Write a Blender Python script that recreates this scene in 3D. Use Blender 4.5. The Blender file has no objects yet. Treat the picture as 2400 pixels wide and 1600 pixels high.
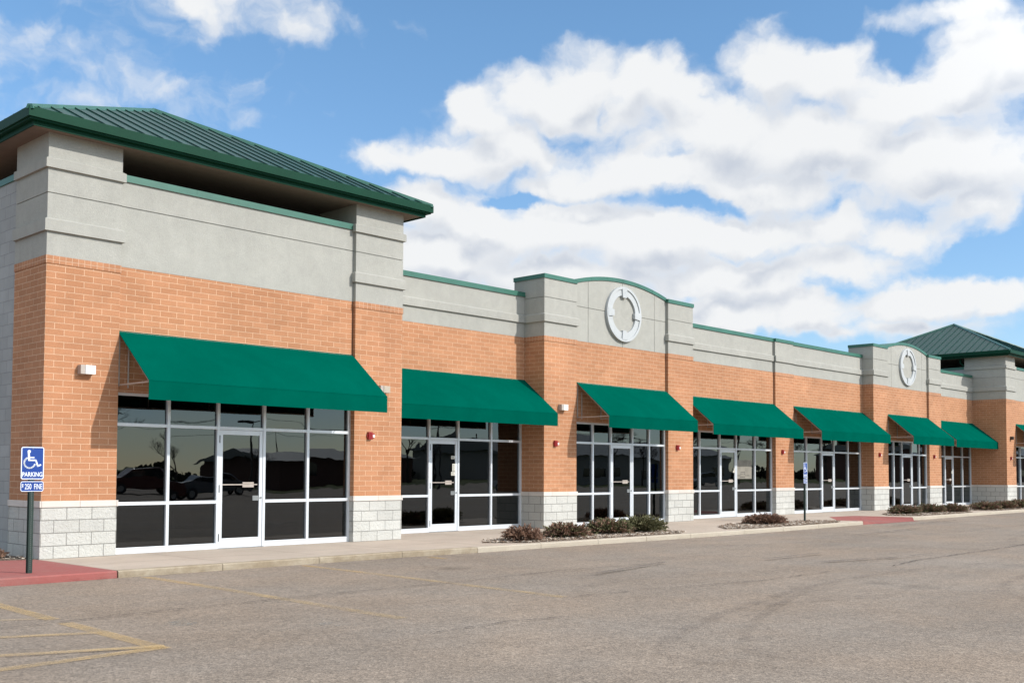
import bpy, bmesh, math, random
from math import sin, cos, pi, radians
from mathutils import Vector, Matrix
random.seed(7)
S = bpy.context.scene
COL = S.collection

# ------------------------------------------------------------------ materials
class N:
    """tiny node helper"""
    def __init__(s, name):
        s.m = bpy.data.materials.new(name); s.m.use_nodes = True
        s.t = s.m.node_tree; s.b = s.t.nodes['Principled BSDF']; s.out = s.t.nodes['Material Output']
    def n(s, typ, **kw):
        x = s.t.nodes.new(typ)
        for k, v in kw.items():
            if k.startswith('i_'):
                key = k[2:].replace('_', ' ')
                x.inputs[int(key) if key.isdigit() else key].default_value = v
            else: setattr(x, k, v)
        return x
    def l(s, a, b): s.t.links.new(a, b)
    def noise(s, vec, scale, detail=3, rough=.5, dist=0):
        x = s.n('ShaderNodeTexNoise'); x.inputs['Scale'].default_value = scale; x.inputs['Detail'].default_value = detail
        x.inputs['Roughness'].default_value = rough; x.inputs['Distortion'].default_value = dist
        if vec is not None: s.l(vec, x.inputs['Vector'])
        return x.outputs['Fac']
    def ramp(s, fac, stops):
        x = s.n('ShaderNodeValToRGB'); e = x.color_ramp.elements
        while len(e) < len(stops): e.new(.5)
        for k, (p, c) in enumerate(stops):
            e[k].position = p; e[k].color = (*c, 1) if len(c) == 3 else c
        s.l(fac, x.inputs[0]); return x.outputs[0]
    def rng(s, fac, a, b, c, d):
        x = s.n('ShaderNodeMapRange'); s.l(fac, x.inputs[0])
        for k, v in enumerate((a, b, c, d)): x.inputs[k + 1].default_value = v
        return x.outputs[0]
    def mul(s, col, fac, lo=None):
        x = s.n('ShaderNodeMix', data_type='RGBA', blend_type='MULTIPLY'); x.inputs[0].default_value = 1
        s.l(col, x.inputs[6]); s.l(fac, x.inputs[7]); return x.outputs[2]
    def mix(s, fac, a, b):
        x = s.n('ShaderNodeMix', data_type='RGBA')
        if isinstance(fac, float): x.inputs[0].default_value = fac
        else: s.l(fac, x.inputs[0])
        for k, v in ((6, a), (7, b)):
            if isinstance(v, tuple): x.inputs[k].default_value = (*v, 1)
            else: s.l(v, x.inputs[k])
        return x.outputs[2]
    def math(s, op, a, b=None):
        x = s.n('ShaderNodeMath', operation=op)
        for k, v in ((0, a), (1, b)):
            if v is None: continue
            if isinstance(v, (int, float)): x.inputs[k].default_value = v
            else: s.l(v, x.inputs[k])
        return x.outputs[0]
    def uv(s): return s.n('ShaderNodeTexCoord').outputs['UV']
    def obj(s): return s.n('ShaderNodeTexCoord').outputs['Object']
    def col(s, c): 
        if isinstance(c, tuple): s.b.inputs['Base Color'].default_value = (*c, 1)
        else: s.l(c, s.b.inputs['Base Color'])
    def bump(s, h, dist, strength=1):
        x = s.n('ShaderNodeBump'); x.inputs['Strength'].default_value = strength; x.inputs['Distance'].default_value = dist
        s.l(h, x.inputs['Height']); s.l(x.outputs[0], s.b.inputs['Normal']); return x
    def rough(s, r, spec=.5, metal=0):
        s.b.inputs['Roughness'].default_value = r; s.b.inputs['Specular IOR Level'].default_value = spec; s.b.inputs['Metallic'].default_value = metal
M = {}
def plain(name, c, r=.6, spec=.5, metal=0, var=.12, scale=6, bump=0):
    n = N(name); o = n.obj(); f = n.noise(o, scale, 4, .6)
    v = n.rng(f, .3, .7, 1 - var, 1 + var)
    x = n.n('ShaderNodeVectorMath', operation='SCALE'); x.inputs[0].default_value = c; n.l(v, x.inputs['Scale'])
    n.col(x.outputs[0]); n.rough(r, spec, metal)
    if bump: n.bump(n.noise(o, scale * 12, 4, .6), bump)
    M[name] = n.m; return n

def brickmat(name, c1, c2, mortar, w, h, ms, off=.5, rough=.9, speck=.25, bumpd=.004, smooth=.1, bias=0., grime=.12, split=0):
    n = N(name); uv = n.uv()
    b = n.n('ShaderNodeTexBrick'); n.l(uv, b.inputs['Vector']); b.offset = off
    for k, v in (('Scale', 1.), ('Mortar Size', ms), ('Mortar Smooth', smooth), ('Bias', bias), ('Brick Width', w), ('Row Height', h)): b.inputs[k].default_value = v
    b.inputs['Color1'].default_value = (*c1, 1); b.inputs['Color2'].default_value = (*c2, 1); b.inputs['Mortar'].default_value = (*mortar, 1)
    sp = n.noise(uv, 160, 2, .8); sp2 = n.noise(uv, 45, 3, .7); big = n.noise(uv, .55, 4, .6); mid = n.noise(uv, 3.1, 4, .65)
    f = n.math('MULTIPLY', n.rng(sp, .3, .7, 1 - speck, 1 + speck), n.rng(sp2, .3, .7, 1 - speck * .4, 1 + speck * .4))
    f = n.math('MULTIPLY', f, n.rng(big, .3, .7, 1 - grime, 1 + grime))
    f = n.math('MULTIPLY', f, n.rng(mid, .3, .7, 1 - grime * .5, 1 + grime * .5))
    x = n.n('ShaderNodeVectorMath', operation='SCALE'); n.l(b.outputs['Color'], x.inputs[0]); n.l(f, x.inputs['Scale'])
    n.col(x.outputs[0]); n.rough(rough, .3)
    hh = n.math('MULTIPLY', b.outputs['Fac'], -1.0)
    if split:
        st = n.noise(uv, 22, 5, .65, .6); hh = n.math('ADD', hh, n.math('MULTIPLY', st, split))
    else: hh = n.math('ADD', hh, n.math('MULTIPLY', sp, .25))
    n.bump(hh, bumpd); M[name] = n.m; return n

brickmat('brick', (.48, .230, .119), (.415, .192, .096), (.70, .47, .31), .3048, .1016, .0045)
brickmat('brick_soldier', (.47, .222, .115), (.40, .185, .095), (.61, .40, .27), .1016, .14, .005, off=0)
brickmat('split_block', (.56, .55, .505), (.50, .49, .45), (.27, .26, .235), .4064, .2032, .006, speck=.12, bumpd=.015, split=1.6, rough=.95, grime=.08)
brickmat('grey_block', (.38, .38, .37), (.33, .33, .32), (.26, .26, .26), .4064, .2032, .005, speck=.05, bumpd=.003, grime=.1)
brickmat('cap_stone', (.65, .59, .53), (.60, .54, .48), (.40, .35, .31), .61, 3., .005, off=0, speck=.08, bumpd=.002, grime=.08)

n = N('stucco'); o = n.obj()
f1 = n.noise(o, 95, 3, .7); f2 = n.noise(o, 3.5, 5, .7, .8); f3 = n.noise(o, .5, 3, .5)
m_ = n.n('ShaderNodeMapping'); n.l(o, m_.inputs[0]); m_.inputs['Scale'].default_value = (5, 5, .5)
f4 = n.noise(m_.outputs[0], 1.5, 5, .6)
f = n.math('MULTIPLY', n.rng(f1, .3, .7, .84, 1.14), n.math('MULTIPLY', n.rng(f2, .3, .7, .93, 1.06), n.math('MULTIPLY', n.rng(f3, .3, .7, .95, 1.05), n.rng(f4, .3, .7, .97, 1.02))))
x = n.n('ShaderNodeVectorMath', operation='SCALE'); x.inputs[0].default_value = (.385, .375, .335); n.l(f, x.inputs['Scale']); n.col(x.outputs[0])
n.rough(.95, .2); n.bump(n.math('ADD', f1, n.noise(o, 30, 4, .7)), .004); M['stucco'] = n.m
plain('trim_white', (.47, .485, .485), .8, .3, var=.06, scale=3, bump=.001)
plain('joint_dark', (.10, .09, .08), .9, .2)
plain('sealant', (.20, .09, .05), .8, .2)
plain('coping_green', (.036, .14, .098), .42, .5, var=.14, scale=2)
plain('fascia_green', (.003, .042, .022), .55, .12, var=.1, scale=2)
plain('roof_green', (.004, .046, .036), .36, .3, var=.12, scale=1.2)
plain('hip_green', (.03, .12, .085), .3, .6, var=.12, scale=2)
plain('soffit', (.22, .17, .135), .9, .2, var=.08)
plain('dark_void', (.03, .026, .024), .95, .1)
n = plain('aluminium', (.70, .72, .74), .38, .5, metal=.25, var=.04, scale=3)
plain('steel', (.35, .35, .34), .35, .5, metal=.8)
plain('dark_rubber', (.02, .02, .02), .6)
plain('roof_membrane', (.05, .05, .048), .9)
plain('interior', (.11, .075, .05), .95, .05)
plain('paper', (.62, .60, .52), .8, var=.05, scale=10)
plain('ink', (.06, .05, .045), .8)
plain('post_green', (.012, .03, .022), .5)
plain('sign_blue', (.004, .045, .26), .35, .5, var=.05)
plain('sign_white', (.78, .82, .88), .4, var=.03)
plain('red_plastic', (.30, .02, .02), .3)
plain('clear_lens', (.85, .83, .80), .12, .8)
plain('lamp_body', (.42, .36, .31), .5)
plain('lamp_lens', (.86, .86, .84), .3, var=.02)
plain('bronze', (.03, .022, .018), .4)

# awning canvas
n = N('canvas'); uv = n.uv()
w1 = n.n('ShaderNodeTexWave'); w1.inputs['Scale'].default_value = 260; n.l(uv, w1.inputs['Vector'])
f = n.math('MULTIPLY', n.rng(n.noise(n.obj(), .9, 4, .6, .5), .3, .7, .9, 1.1), n.rng(n.noise(uv, 130, 2, .6), .3, .7, .92, 1.08))
x = n.n('ShaderNodeVectorMath', operation='SCALE'); x.inputs[0].default_value = (.0, .084, .057); n.l(f, x.inputs['Scale']); n.col(x.outputs[0])
n.rough(.95, 0.); n.bump(n.math('ADD', w1.outputs['Fac'], n.math('MULTIPLY', n.noise(n.obj(), 1.6, 3, .5), 14)), .0012); M['canvas'] = n.m

# tinted shop glass
n = N('tinted_glass'); t = n.t
for k in ('Principled BSDF',): t.nodes.remove(t.nodes[k])
tr = n.n('ShaderNodeBsdfTransparent'); tr.inputs[0].default_value = (.17, .135, .11, 1)
gl = n.n('ShaderNodeBsdfGlossy'); gl.inputs['Roughness'].default_value = .004; gl.inputs['Color'].default_value = (.86, .93, .98, 1)
fr = n.n('ShaderNodeFresnel'); fr.inputs['IOR'].default_value = 1.62
o = n.obj(); bp_ = n.n('ShaderNodeBump'); bp_.inputs['Distance'].default_value = .0011; bp_.inputs['Strength'].default_value = 1
oi = n.n('ShaderNodeObjectInfo'); ro = n.n('ShaderNodeVectorMath', operation='MULTIPLY_ADD'); n.l(oi.outputs['Random'], ro.inputs[0]); ro.inputs[1].default_value = (37, 11, 23); n.l(o, ro.inputs[2]); n.l(n.noise(ro.outputs[0], 1.5, 1.5, .4, .6), bp_.inputs['Height']); n.l(bp_.outputs[0], gl.inputs['Normal'])
mx = n.n('ShaderNodeMixShader'); n.l(n.math('MULTIPLY', fr.outputs[0], 1.4), mx.inputs[0]); n.l(tr.outputs[0], mx.inputs[1]); n.l(gl.outputs[0], mx.inputs[2])
n.l(mx.outputs[0], n.out.inputs[0]); M['tinted_glass'] = n.m

# concrete, kerbs, red paint
def concrete(name, c, stain, amt, joint=0., rough=.9):
    n = N(name); o = n.obj(); big = n.noise(o, .8, 6, .65, .5); mid = n.noise(o, 6, 5, .7); fine = n.noise(o, 120, 2, .7)
    s = n.rng(n.math('ADD', big, n.math('MULTIPLY', mid, .5)), .66, .92, 0., amt)
    base = n.mix(s, c, stain)
    f = n.math('MULTIPLY', n.rng(fine, .3, .7, .88, 1.1), n.rng(mid, .3, .7, .93, 1.06))
    if joint:
        b = n.n('ShaderNodeTexBrick'); n.l(o, b.inputs['Vector']); b.offset = 0
        for k, v in (('Scale', 1.), ('Mortar Size', .012), ('Mortar Smooth', .3), ('Brick Width', joint), ('Row Height', 1.42)): b.inputs[k].default_value = v
        f = n.math('MULTIPLY', f, n.rng(b.outputs['Fac'], 0, 1, 1, .62))
    x = n.n('ShaderNodeVectorMath', operation='SCALE'); n.l(base, x.inputs[0]); n.l(f, x.inputs['Scale']); n.col(x.outputs[0])
    n.rough(rough, .25); n.bump(n.math('ADD', fine, mid), .004); M[name] = n.m
concrete('concrete', (.50, .415, .335), (.39, .315, .25), .6, joint=1.83)
concrete('kerb_old', (.29, .23, .155), (.46, .40, .31), .6)
concrete('kerb_new', (.47, .41, .325), (.40, .34, .26), .5)
concrete('red_paint', (.33, .105, .092), (.28, .14, .12), .7)

# asphalt
n = N('asphalt'); o = n.obj()
v1 = n.n('ShaderNodeTexVoronoi'); v1.inputs['Scale'].default_value = 62; n.l(o, v1.inputs['Vector'])
v2 = n.n('ShaderNodeTexVoronoi'); v2.inputs['Scale'].default_value = 26; n.l(o, v2.inputs['Vector'])
rnd = n.n('ShaderNodeSeparateColor'); n.l(v1.outputs['Color'], rnd.inputs[0]); rnd2 = n.n('ShaderNodeSeparateColor'); n.l(v2.outputs['Color'], rnd2.inputs[0])
fine = n.noise(o, 210, 2, .8); mid = n.noise(o, 9, 5, .7); big = n.noise(o, .22, 6, .62, .8); pat = n.noise(o, 1.3, 5, .65, .6)
f = n.rng(rnd.outputs[0], 0, 1, .72, 1.25)
f = n.math('MULTIPLY', f, n.rng(rnd2.outputs[1], 0, 1, .87, 1.12))
f = n.math('MULTIPLY', f, n.rng(fine, .3, .7, .8, 1.18)); f = n.math('MULTIPLY', f, n.rng(mid, .3, .7, .94, 1.06))
f = n.math('MULTIPLY', f, n.rng(big, .3, .7, .86, 1.1)); f = n.math('MULTIPLY', f, n.rng(pat, .3, .7, .93, 1.06))
m_ = n.n('ShaderNodeMapping'); n.l(o, m_.inputs[0]); m_.inputs['Rotation'].default_value = (0, 0, radians(-9)); m_.inputs['Scale'].default_value = (.16, 1.9, 1)
f = n.math('MULTIPLY', f, n.rng(n.noise(m_.outputs[0], 1.3, 6, .65, .4), .3, .7, .94, 1.05))
v3 = n.n('ShaderNodeTexVoronoi'); v3.inputs['Scale'].default_value = .42; wv = n.n('ShaderNodeVectorMath', operation='MULTIPLY_ADD'); nz = n.n('ShaderNodeTexNoise'); nz.inputs['Scale'].default_value = 3.; n.l(o, nz.inputs['Vector']); n.l(nz.outputs['Color'], wv.inputs[0]); wv.inputs[1].default_value = (.35, .35, 0); n.l(o, wv.inputs[2]); n.l(wv.outputs[0], v3.inputs['Vector'])
sc3 = n.n('ShaderNodeSeparateColor'); n.l(v3.outputs['Color'], sc3.inputs[0])
spot = n.math('MULTIPLY', n.rng(v3.outputs['Distance'], .03, .16, 1, 0), n.rng(sc3.outputs[0], .55, .95, 0, 1))
f = n.math('MULTIPLY', f, n.rng(spot, 0, 1, 1, .62))
tint = n.mix(n.rng(n.noise(o, .35, 4, .6), .35, .65, 0., 1.), (.272, .212, .160), (.256, .214, .174))
x = n.n('ShaderNodeVectorMath', operation='SCALE'); n.l(tint, x.inputs[0]); n.l(f, x.inputs['Scale']); n.col(x.outputs[0])
n.rough(.9, .25); n.bump(n.math('ADD', v1.outputs['Distance'], n.math('MULTIPLY', fine, .4)), .0035); M['asphalt'] = n.m

def worn(name, c, keep, scale=6., rough=.9, soft=.12):
    """paint or tyre rubber worn through to the asphalt below"""
    n = N(name); o = n.obj(); n.col(c); n.rough(rough, .2)
    f = n.math('ADD', n.math('MULTIPLY', n.noise(o, scale, 5, .7), .55), n.math('MULTIPLY', n.noise(o, 70, 2, .8), .45))
    a = n.rng(f, .5 - keep - soft, .5 - keep + soft, 0, 1)
    n.l(a, n.b.inputs['Alpha']); M[name] = n.m
worn('yellow_paint', (.60, .42, .20), -.08, 2.6, soft=.28)
worn('yellow_faint', (.56, .41, .22), -.1, 2.2, soft=.22)
worn('tyre_mark', (.14, .115, .10), -.24, 3.0, soft=.28)
worn('blue_overspray', (.20, .28, .29), -.2, 7, soft=.2)
worn('crack_dark', (.06, .05, .045), .02, 8, soft=.1)
worn('seam_dark', (.12, .10, .085), -.04, 5, soft=.15)

plain('mulch', (.20, .155, .12), .95, .1, var=.5, scale=40, bump=.01)
plain('chip_dark', (.25, .18, .13), .9, .1, var=.4, scale=9)
plain('chip_pale', (.55, .48, .40), .9, .1, var=.35, scale=9)
plain('bush_brown', (.24, .145, .10), .8, .2, var=.5, scale=7)
plain('bush_olive', (.17, .155, .08), .8, .2, var=.5, scale=7)
plain('bush_green', (.145, .14, .068), .8, .2, var=.5, scale=7)
plain('bark', (.06, .05, .042), .9, .1)
plain('grass', (.075, .085, .03), .95, .1, var=.4, scale=2)
plain('hedge', (.035, .035, .02), .95, .1, var=.5, scale=1)
plain('shed_wall', (.12, .06, .045), .8); plain('shed_roof', (.2, .2, .19), .6); plain('shed_pale', (.30, .28, .25), .8)
plain('car_red', (.07, .012, .010), .25, .7); plain('car_grey', (.10, .11, .12), .25, .7); plain('car_white', (.45, .45, .44), .25, .7)
plain('car_glass', (.01, .012, .014), .05, .8)

# ------------------------------------------------------------------ mesh builder
class MB:
    def __init__(s): s.v = []; s.f = []; s.mi = []; s.mats = []; s.cur = 0
    def mat(s, name):
        if name not in s.mats: s.mats.append(name)
        s.cur = s.mats.index(name); return s
    def poly(s, pts):
        b = len(s.v); s.v += [tuple(p) for p in pts]; s.f.append(tuple(range(b, b + len(pts)))); s.mi.append(s.cur)
    def box(s, x0, x1, y0, y1, z0, z1):
        if x0 > x1: x0, x1 = x1, x0
        if y0 > y1: y0, y1 = y1, y0
        if z0 > z1: z0, z1 = z1, z0
        b = len(s.v)
        s.v += [(x, y, z) for z in (z0, z1) for y in (y0, y1) for x in (x0, x1)]
        for q in ((0, 2, 3, 1), (4, 5, 7, 6), (0, 1, 5, 4), (2, 6, 7, 3), (0, 4, 6, 2), (1, 3, 7, 5)):
            s.f.append(tuple(b + k for k in q)); s.mi.append(s.cur)
        return s
    def prism(s, pts, vec):
        """closed prism: polygon pts swept by vec"""
        vec = Vector(vec); n = len(pts); b = len(s.v); P = [Vector(p) for p in pts]
        nn = Vector((0, 0, 0))
        for k in range(n): nn += P[k].cross(P[(k + 1) % n])
        if nn.dot(vec) > 0: P.reverse()
        s.v += [tuple(p) for p in P] + [tuple(p + vec) for p in P]
        s.f.append(tuple(range(b, b + n))); s.mi.append(s.cur)
        s.f.append(tuple(range(b + 2 * n - 1, b + n - 1, -1))); s.mi.append(s.cur)
        for k in range(n):
            k2 = (k + 1) % n; s.f.append((b + k, b + n + k, b + n + k2, b + k2)); s.mi.append(s.cur)
        return s
    def tube(s, a, c, r0, r1=None, seg=8, caps=True):
        r1 = r0 if r1 is None else r1; a, c = Vector(a), Vector(c); d = (c - a).normalized()
        u = d.cross(Vector((0, 0, 1)) if abs(d.z) < .9 else Vector((1, 0, 0))).normalized(); w = d.cross(u); b = len(s.v)
        for p, r in ((a, r0), (c, r1)):
            for k in range(seg):
                t = 2 * pi * k / seg; s.v.append(tuple(p + u * (r * cos(t)) + w * (r * sin(t))))
        for k in range(seg):
            k2 = (k + 1) % seg; s.f.append((b + k, b + k2, b + seg + k2, b + seg + k)); s.mi.append(s.cur)
        if caps:
            s.f.append(tuple(b + k for k in range(seg - 1, -1, -1))); s.mi.append(s.cur)
            s.f.append(tuple(b + seg + k for k in range(seg))); s.mi.append(s.cur)
        return s
    def build(s, name, mat=None, parent=None, bevel=0, smooth=False, loc=None):
        me = bpy.data.meshes.new(name); me.from_pydata(s.v, [], s.f)
        if mat: me.materials.append(M[mat])
        else:
            for k in s.mats: me.materials.append(M[k])
            me.polygons.foreach_set('material_index', s.mi)
        me.update()
        uvl = me.uv_layers.new(name='UVMap').data
        for p in me.polygons:
            nx, ny, nz = (abs(q) for q in p.normal)
            for li in p.loop_indices:
                x, y, z = me.vertices[me.loops[li].vertex_index].co
                uvl[li].uv = (x, y) if nz > nx and nz > ny else ((x, z) if ny >= nx else (y, z))
        if smooth: me.polygons.foreach_set('use_smooth', [True] * len(me.polygons))
        o = bpy.data.objects.new(name, me); COL.objects.link(o)
        if parent is not None: o.parent = parent
        if loc: o.location = loc
        if bevel:
            bv = o.modifiers.new('b', 'BEVEL'); bv.width = bevel; bv.segments = 2; bv.limit_method = 'ANGLE'
        return o
def empty(name, loc=(0, 0, 0), rz=0):
    o = bpy.data.objects.new(name, None); COL.objects.link(o); o.location = loc; o.rotation_euler = (0, 0, rz); return o
def tag(o, label=None, cat=None, group=None, kind=None):
    if label: o['label'] = label
    if cat: o['category'] = cat
    if group: o['group'] = group
    if kind: o['kind'] = kind
    return o
KIDS = {}
def copy_tree(o, parent=None):
    c = o.copy(); COL.objects.link(c)
    if parent is not None: c.parent = parent
    for ch in [q for q in o.children]: copy_tree(ch, c)
    return c
def BX(name, mat, parent, *boxes, bevel=0):
    m = MB()
    for b in boxes: m.box(*b)
    return m.build(name, mat, parent, bevel=bevel)

# ------------------------------------------------------------------ the building
ZB = 4.828       # top of brick
ZC = .914        # top of the stone base
bld = tag(empty('shopping_building', (0, 0, 0)), 'long single-storey brick and stucco shopping building with green trim', 'building')

def pier(x0, x1, y0, y1, ztop, bands, joint, coping=False, sides='LR'):
    """brick pier with split-block base, stucco upper half, projecting bands"""
    p = MB().box(x0, x1, y0, y1, ZC, ZB - .125).build('pier', 'brick', bld)
    BX('soldier_course', 'brick_soldier', p, (x0 - .012, x1 + .012, y0 - .012, y1, ZB - .125, ZB))
    BX('stone_base', 'split_block', p, (x0 - .012, x1 + .012, y0 - .012, y1, 0, .8128), bevel=.006)
    BX('base_cap', 'cap_stone', p, (x0 - .03, x1 + .03, y0 - .03, y1, .8128, ZC), bevel=.006)
    e = .004
    j = joint
    BX('stucco_cap', 'stucco', p, (x0 - e, x1 + e, y0 - e, y1, ZB, j - .008), (x0 + .012, x1 - .012, y0 + .012, y1 - .01, j - .008, j + .008), (x0 - e, x1 + e, y0 - e, y1, j + .008, ztop))
    for a, b in bands:
        m = MB(); q = .052
        # band with a sloped wash on top
        pts = [(0, a), (q, a), (q, b - .035), (0, b)]
        m.box(x0 - q, x1 + q, y0 - q, y1, a, b - .03)
        m.poly([(x0 - q, y0 - q, b - .03), (x1 + q, y0 - q, b - .03), (x1 + e, y0 - e, b), (x0 - e, y0 - e, b)])
        m.poly([(x0 - q, y1, b - .03), (x0 - q, y0 - q, b - .03), (x0 - e, y0 - e, b), (x0 - e, y1, b)])
        m.poly([(x1 + q, y0 - q, b - .03), (x1 + q, y1, b - .03), (x1 + e, y1, b), (x1 + e, y0 - e, b)])
        m.build('band', 'stucco', p)
    return p

def wall_infill(x0, x1, y, z0, y1):
    return MB().box(x0, x1, y, y1, z0, ZB).build('wall', 'brick', bld)

def coping(x0, x1, yf, yb, z0, z1, parent, name='coping'):
    m = MB(); m.box(x0, x1, yf - .028, yb, z0, z1)
    m.box(x0, x1, yf - .036, yf - .028, z0 - .012, z0 + .018)
    x = x0 + 1.4
    while x < x1 - .5:
        m.box(x, x + .012, yf - .031, yf - .0285, z0, z1 - .002); x += 3.05
    return m.build(name, 'coping_green', parent)

# storefronts -------------------------------------------------------------
def storefront(cols, door, yf, name='storefront_window', pieces=None, sill=0.0):
    """cols: x of the mullion centres incl. both ends; door: index of the door column; yf: frame front plane"""
    ZM, ZT, ZH = .845, 2.18, 2.72
    d = .11; h = .028; m = MB()
    x0, x1 = cols[0], cols[-1]; dl, dr = cols[door], cols[door + 1]
    def hbar(a, b, z0, z1): m.box(a, b, yf + .004, yf + d - .004, z0, z1)
    for k, x in enumerate(cols):
        a, b = (x - h, x + h) if 0 < k < len(cols) - 1 else ((x, x + 2 * h) if k == 0 else (x - 2 * h, x))
        m.box(a, b, yf, yf + d, 0, ZH)
    for k in range(len(cols) - 1):
        a = cols[k] + (h if k else 2 * h); b = cols[k + 1] - (h if k < len(cols) - 2 else 2 * h)
        hbar(a, b, ZH - .05, ZH - .001); hbar(a, b, ZT - .028, ZT + .028)
        if k != door: hbar(a, b, ZM - .028, ZM + .028); hbar(a, b, .002, .105)
    fr = m.build(name, 'aluminium', bld, bevel=.003)
    yg = yf + .05
    for k in range(len(cols) - 1):
        a = cols[k] + (h if k else 2 * h); b = cols[k + 1] - (h if k < len(cols) - 2 else 2 * h)
        rows = [(ZT + .028, ZH - .05)] + ([(.105, ZM - .028), (ZM + .028, ZT - .028)] if k != door else [])
        for z0, z1 in rows:
            q = [random.uniform(-.0035, .0035) for _ in range(3)]; q.append(q[0] + q[2] - q[1])
            pm = MB(); pm.prism([(a, yg + q[0], z0), (b, yg + q[1], z0), (b, yg + q[2], z1), (a, yg + q[3], z1)], (0, .008, 0)); pm.build('pane', 'tinted_glass', fr)
    # door leaf
    a, b = dl + h + .004, dr - h - .004; y0, y1 = yf + .012, yf + .062; st = .065; zt = ZT - .032
    dm = MB(); dm.box(a, a + st, y0, y1, .012, zt).box(b - st, b, y0, y1, .012, zt)
    dm.box(a + st, b - st, y0 + .002, y1 - .002, .012, .185).box(a + st, b - st, y0 + .002, y1 - .002, zt - .085, zt)
    dr_ = dm.build('door', 'aluminium', bld, bevel=.003)
    BX('pane', 'tinted_glass', dr_, (a + st, b - st, y0 + .022, y0 + .03, .185, zt - .085))
    # panic bar, inside face (reads through the glass)
    BX('push_bar', 'lamp_body', dr_, (a + st, b - st - .03, y0 + .012, y0 + .02, 1.145, 1.165), (a + st + .42, b - st - .11, y0 + .006, y0 + .02, 1.105, 1.145), (a + st + .42, b - st - .11, y0 + .006, y0 + .02, 1.168, 1.2), bevel=.002)
    BX('lock_box', 'steel', dr_, (b - st - .13, b - st, y0 + .01, y0 + .02, .86, .95))
    MB().tube((b - st / 2, y0 - .012, .91), (b - st / 2, y0 + .01, .91), .02, seg=12).build('lock', 'steel', dr_)
    for z in (.2, 1.08, 1.98): BX('hinge', 'bronze', dr_, (a - .016, a + .004, y0 - .012, y0 + .006, z - .07, z + .07))
    BX('threshold', 'steel', dr_, (dl, dr, yf - .03, yf + .1, .002, .011))
    return fr, dr_

def stickers(door, x, y, spec):
    for k, (dx, z0, z1, w) in enumerate(spec):
        m = MB().mat('paper').box(x + dx, x + dx + w, y, y + .003, z0, z1).mat('ink')
        zz = z1 - .018
        while zz > z0 + .012:
            m.box(x + dx + .012, x + dx + w * random.uniform(.6, .88), y - .0015, y, zz - .005, zz); zz -= .016
        m.build('notice', None, door)

# awnings -------------------------------------------------------------
def awning(x0, x1, yw, zt, label, proj=1.12, zf=2.851, zb=2.544):
    yf = yw - proj; root = empty('awning', ((x0 + x1) / 2, yw, zb))
    tag(root, label, 'awning', 'green fabric awnings along the shopfronts')
    ox, oy, oz = root.location
    L = lambda p: (p[0] - ox, p[1] - oy, p[2] - oz)
    m = MB(); n = 22; tk = .008
    # canvas: slightly slack slope, subdivided
    def prof(t, sag): return (yw - .004 + (yf - yw) * t, zt + (zf - zt) * t - sag * sin(pi * t))
    for k in range(n):
        for j in range(6):
            q = []
            for (kk, jj) in ((k, j), (k + 1, j), (k + 1, j + 1), (k, j + 1)):
                xx = x0 + (x1 - x0) * kk / n; sg = .012 * abs(sin(pi * kk / n * max(1, round((x1 - x0) / 1.25))))
                y, z = prof(jj / 6, sg); q.append(L((xx, y, z)))
            m.poly([q[0], q[3], q[2], q[1]]) 
            m.poly([(p[0], p[1] + .003, p[2] - tk) for p in q])
    cv = m.build('canopy', 'canvas', root, smooth=False)
    m = MB()
    for k in range(n):
        a, b = x0 + (x1 - x0) * k / n, x0 + (x1 - x0) * (k + 1) / n
        wv = lambda x: .004 * sin(x * 5.1) 
        m.prism([L((a, yf, zf + .002)), L((b, yf, zf + .002)), L((b, yf + wv(b), zb)), L((a, yf + wv(a), zb))], (0, .006, 0))
    m.build('valance', 'canvas', root)
    f = MB(); r = .014
    xs = [x0 + .03, x1 - .03] + [x0 + (x1 - x0) * k / 4 for k in (1, 2, 3)]
    for x in xs:
        f.tube(L((x, yw - .02, zt - .03)), L((x, yf + .03, zf - .02)), r, seg=6)
        f.tube(L((x, yw - .02, zf - .02)), L((x, yf + .03, zf - .02)), r, seg=6)
        f.tube(L((x, yw - .02, zf - .04)), L((x, yw - .02, zt - .03)), r, seg=6)
        f.tube(L((x, yf + .03, zf - .02)), L((x, yf + .03, zb + .02)), r * .8, seg=6)
    for y, z in ((yf + .03, zf - .02), (yf + .03, zb + .02), (yw - .02, zt - .03)): f.tube(L((x0 + .02, y, z)), L((x1 - .02, y, z)), r, seg=6)
    f.tube(L((x0 + .19, yw - .03, 2.79)), L((x0 + .19, yw - .03, 3.5)), .013, seg=6)
    f.build('frame', 'lamp_body', root)
    return root

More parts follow.
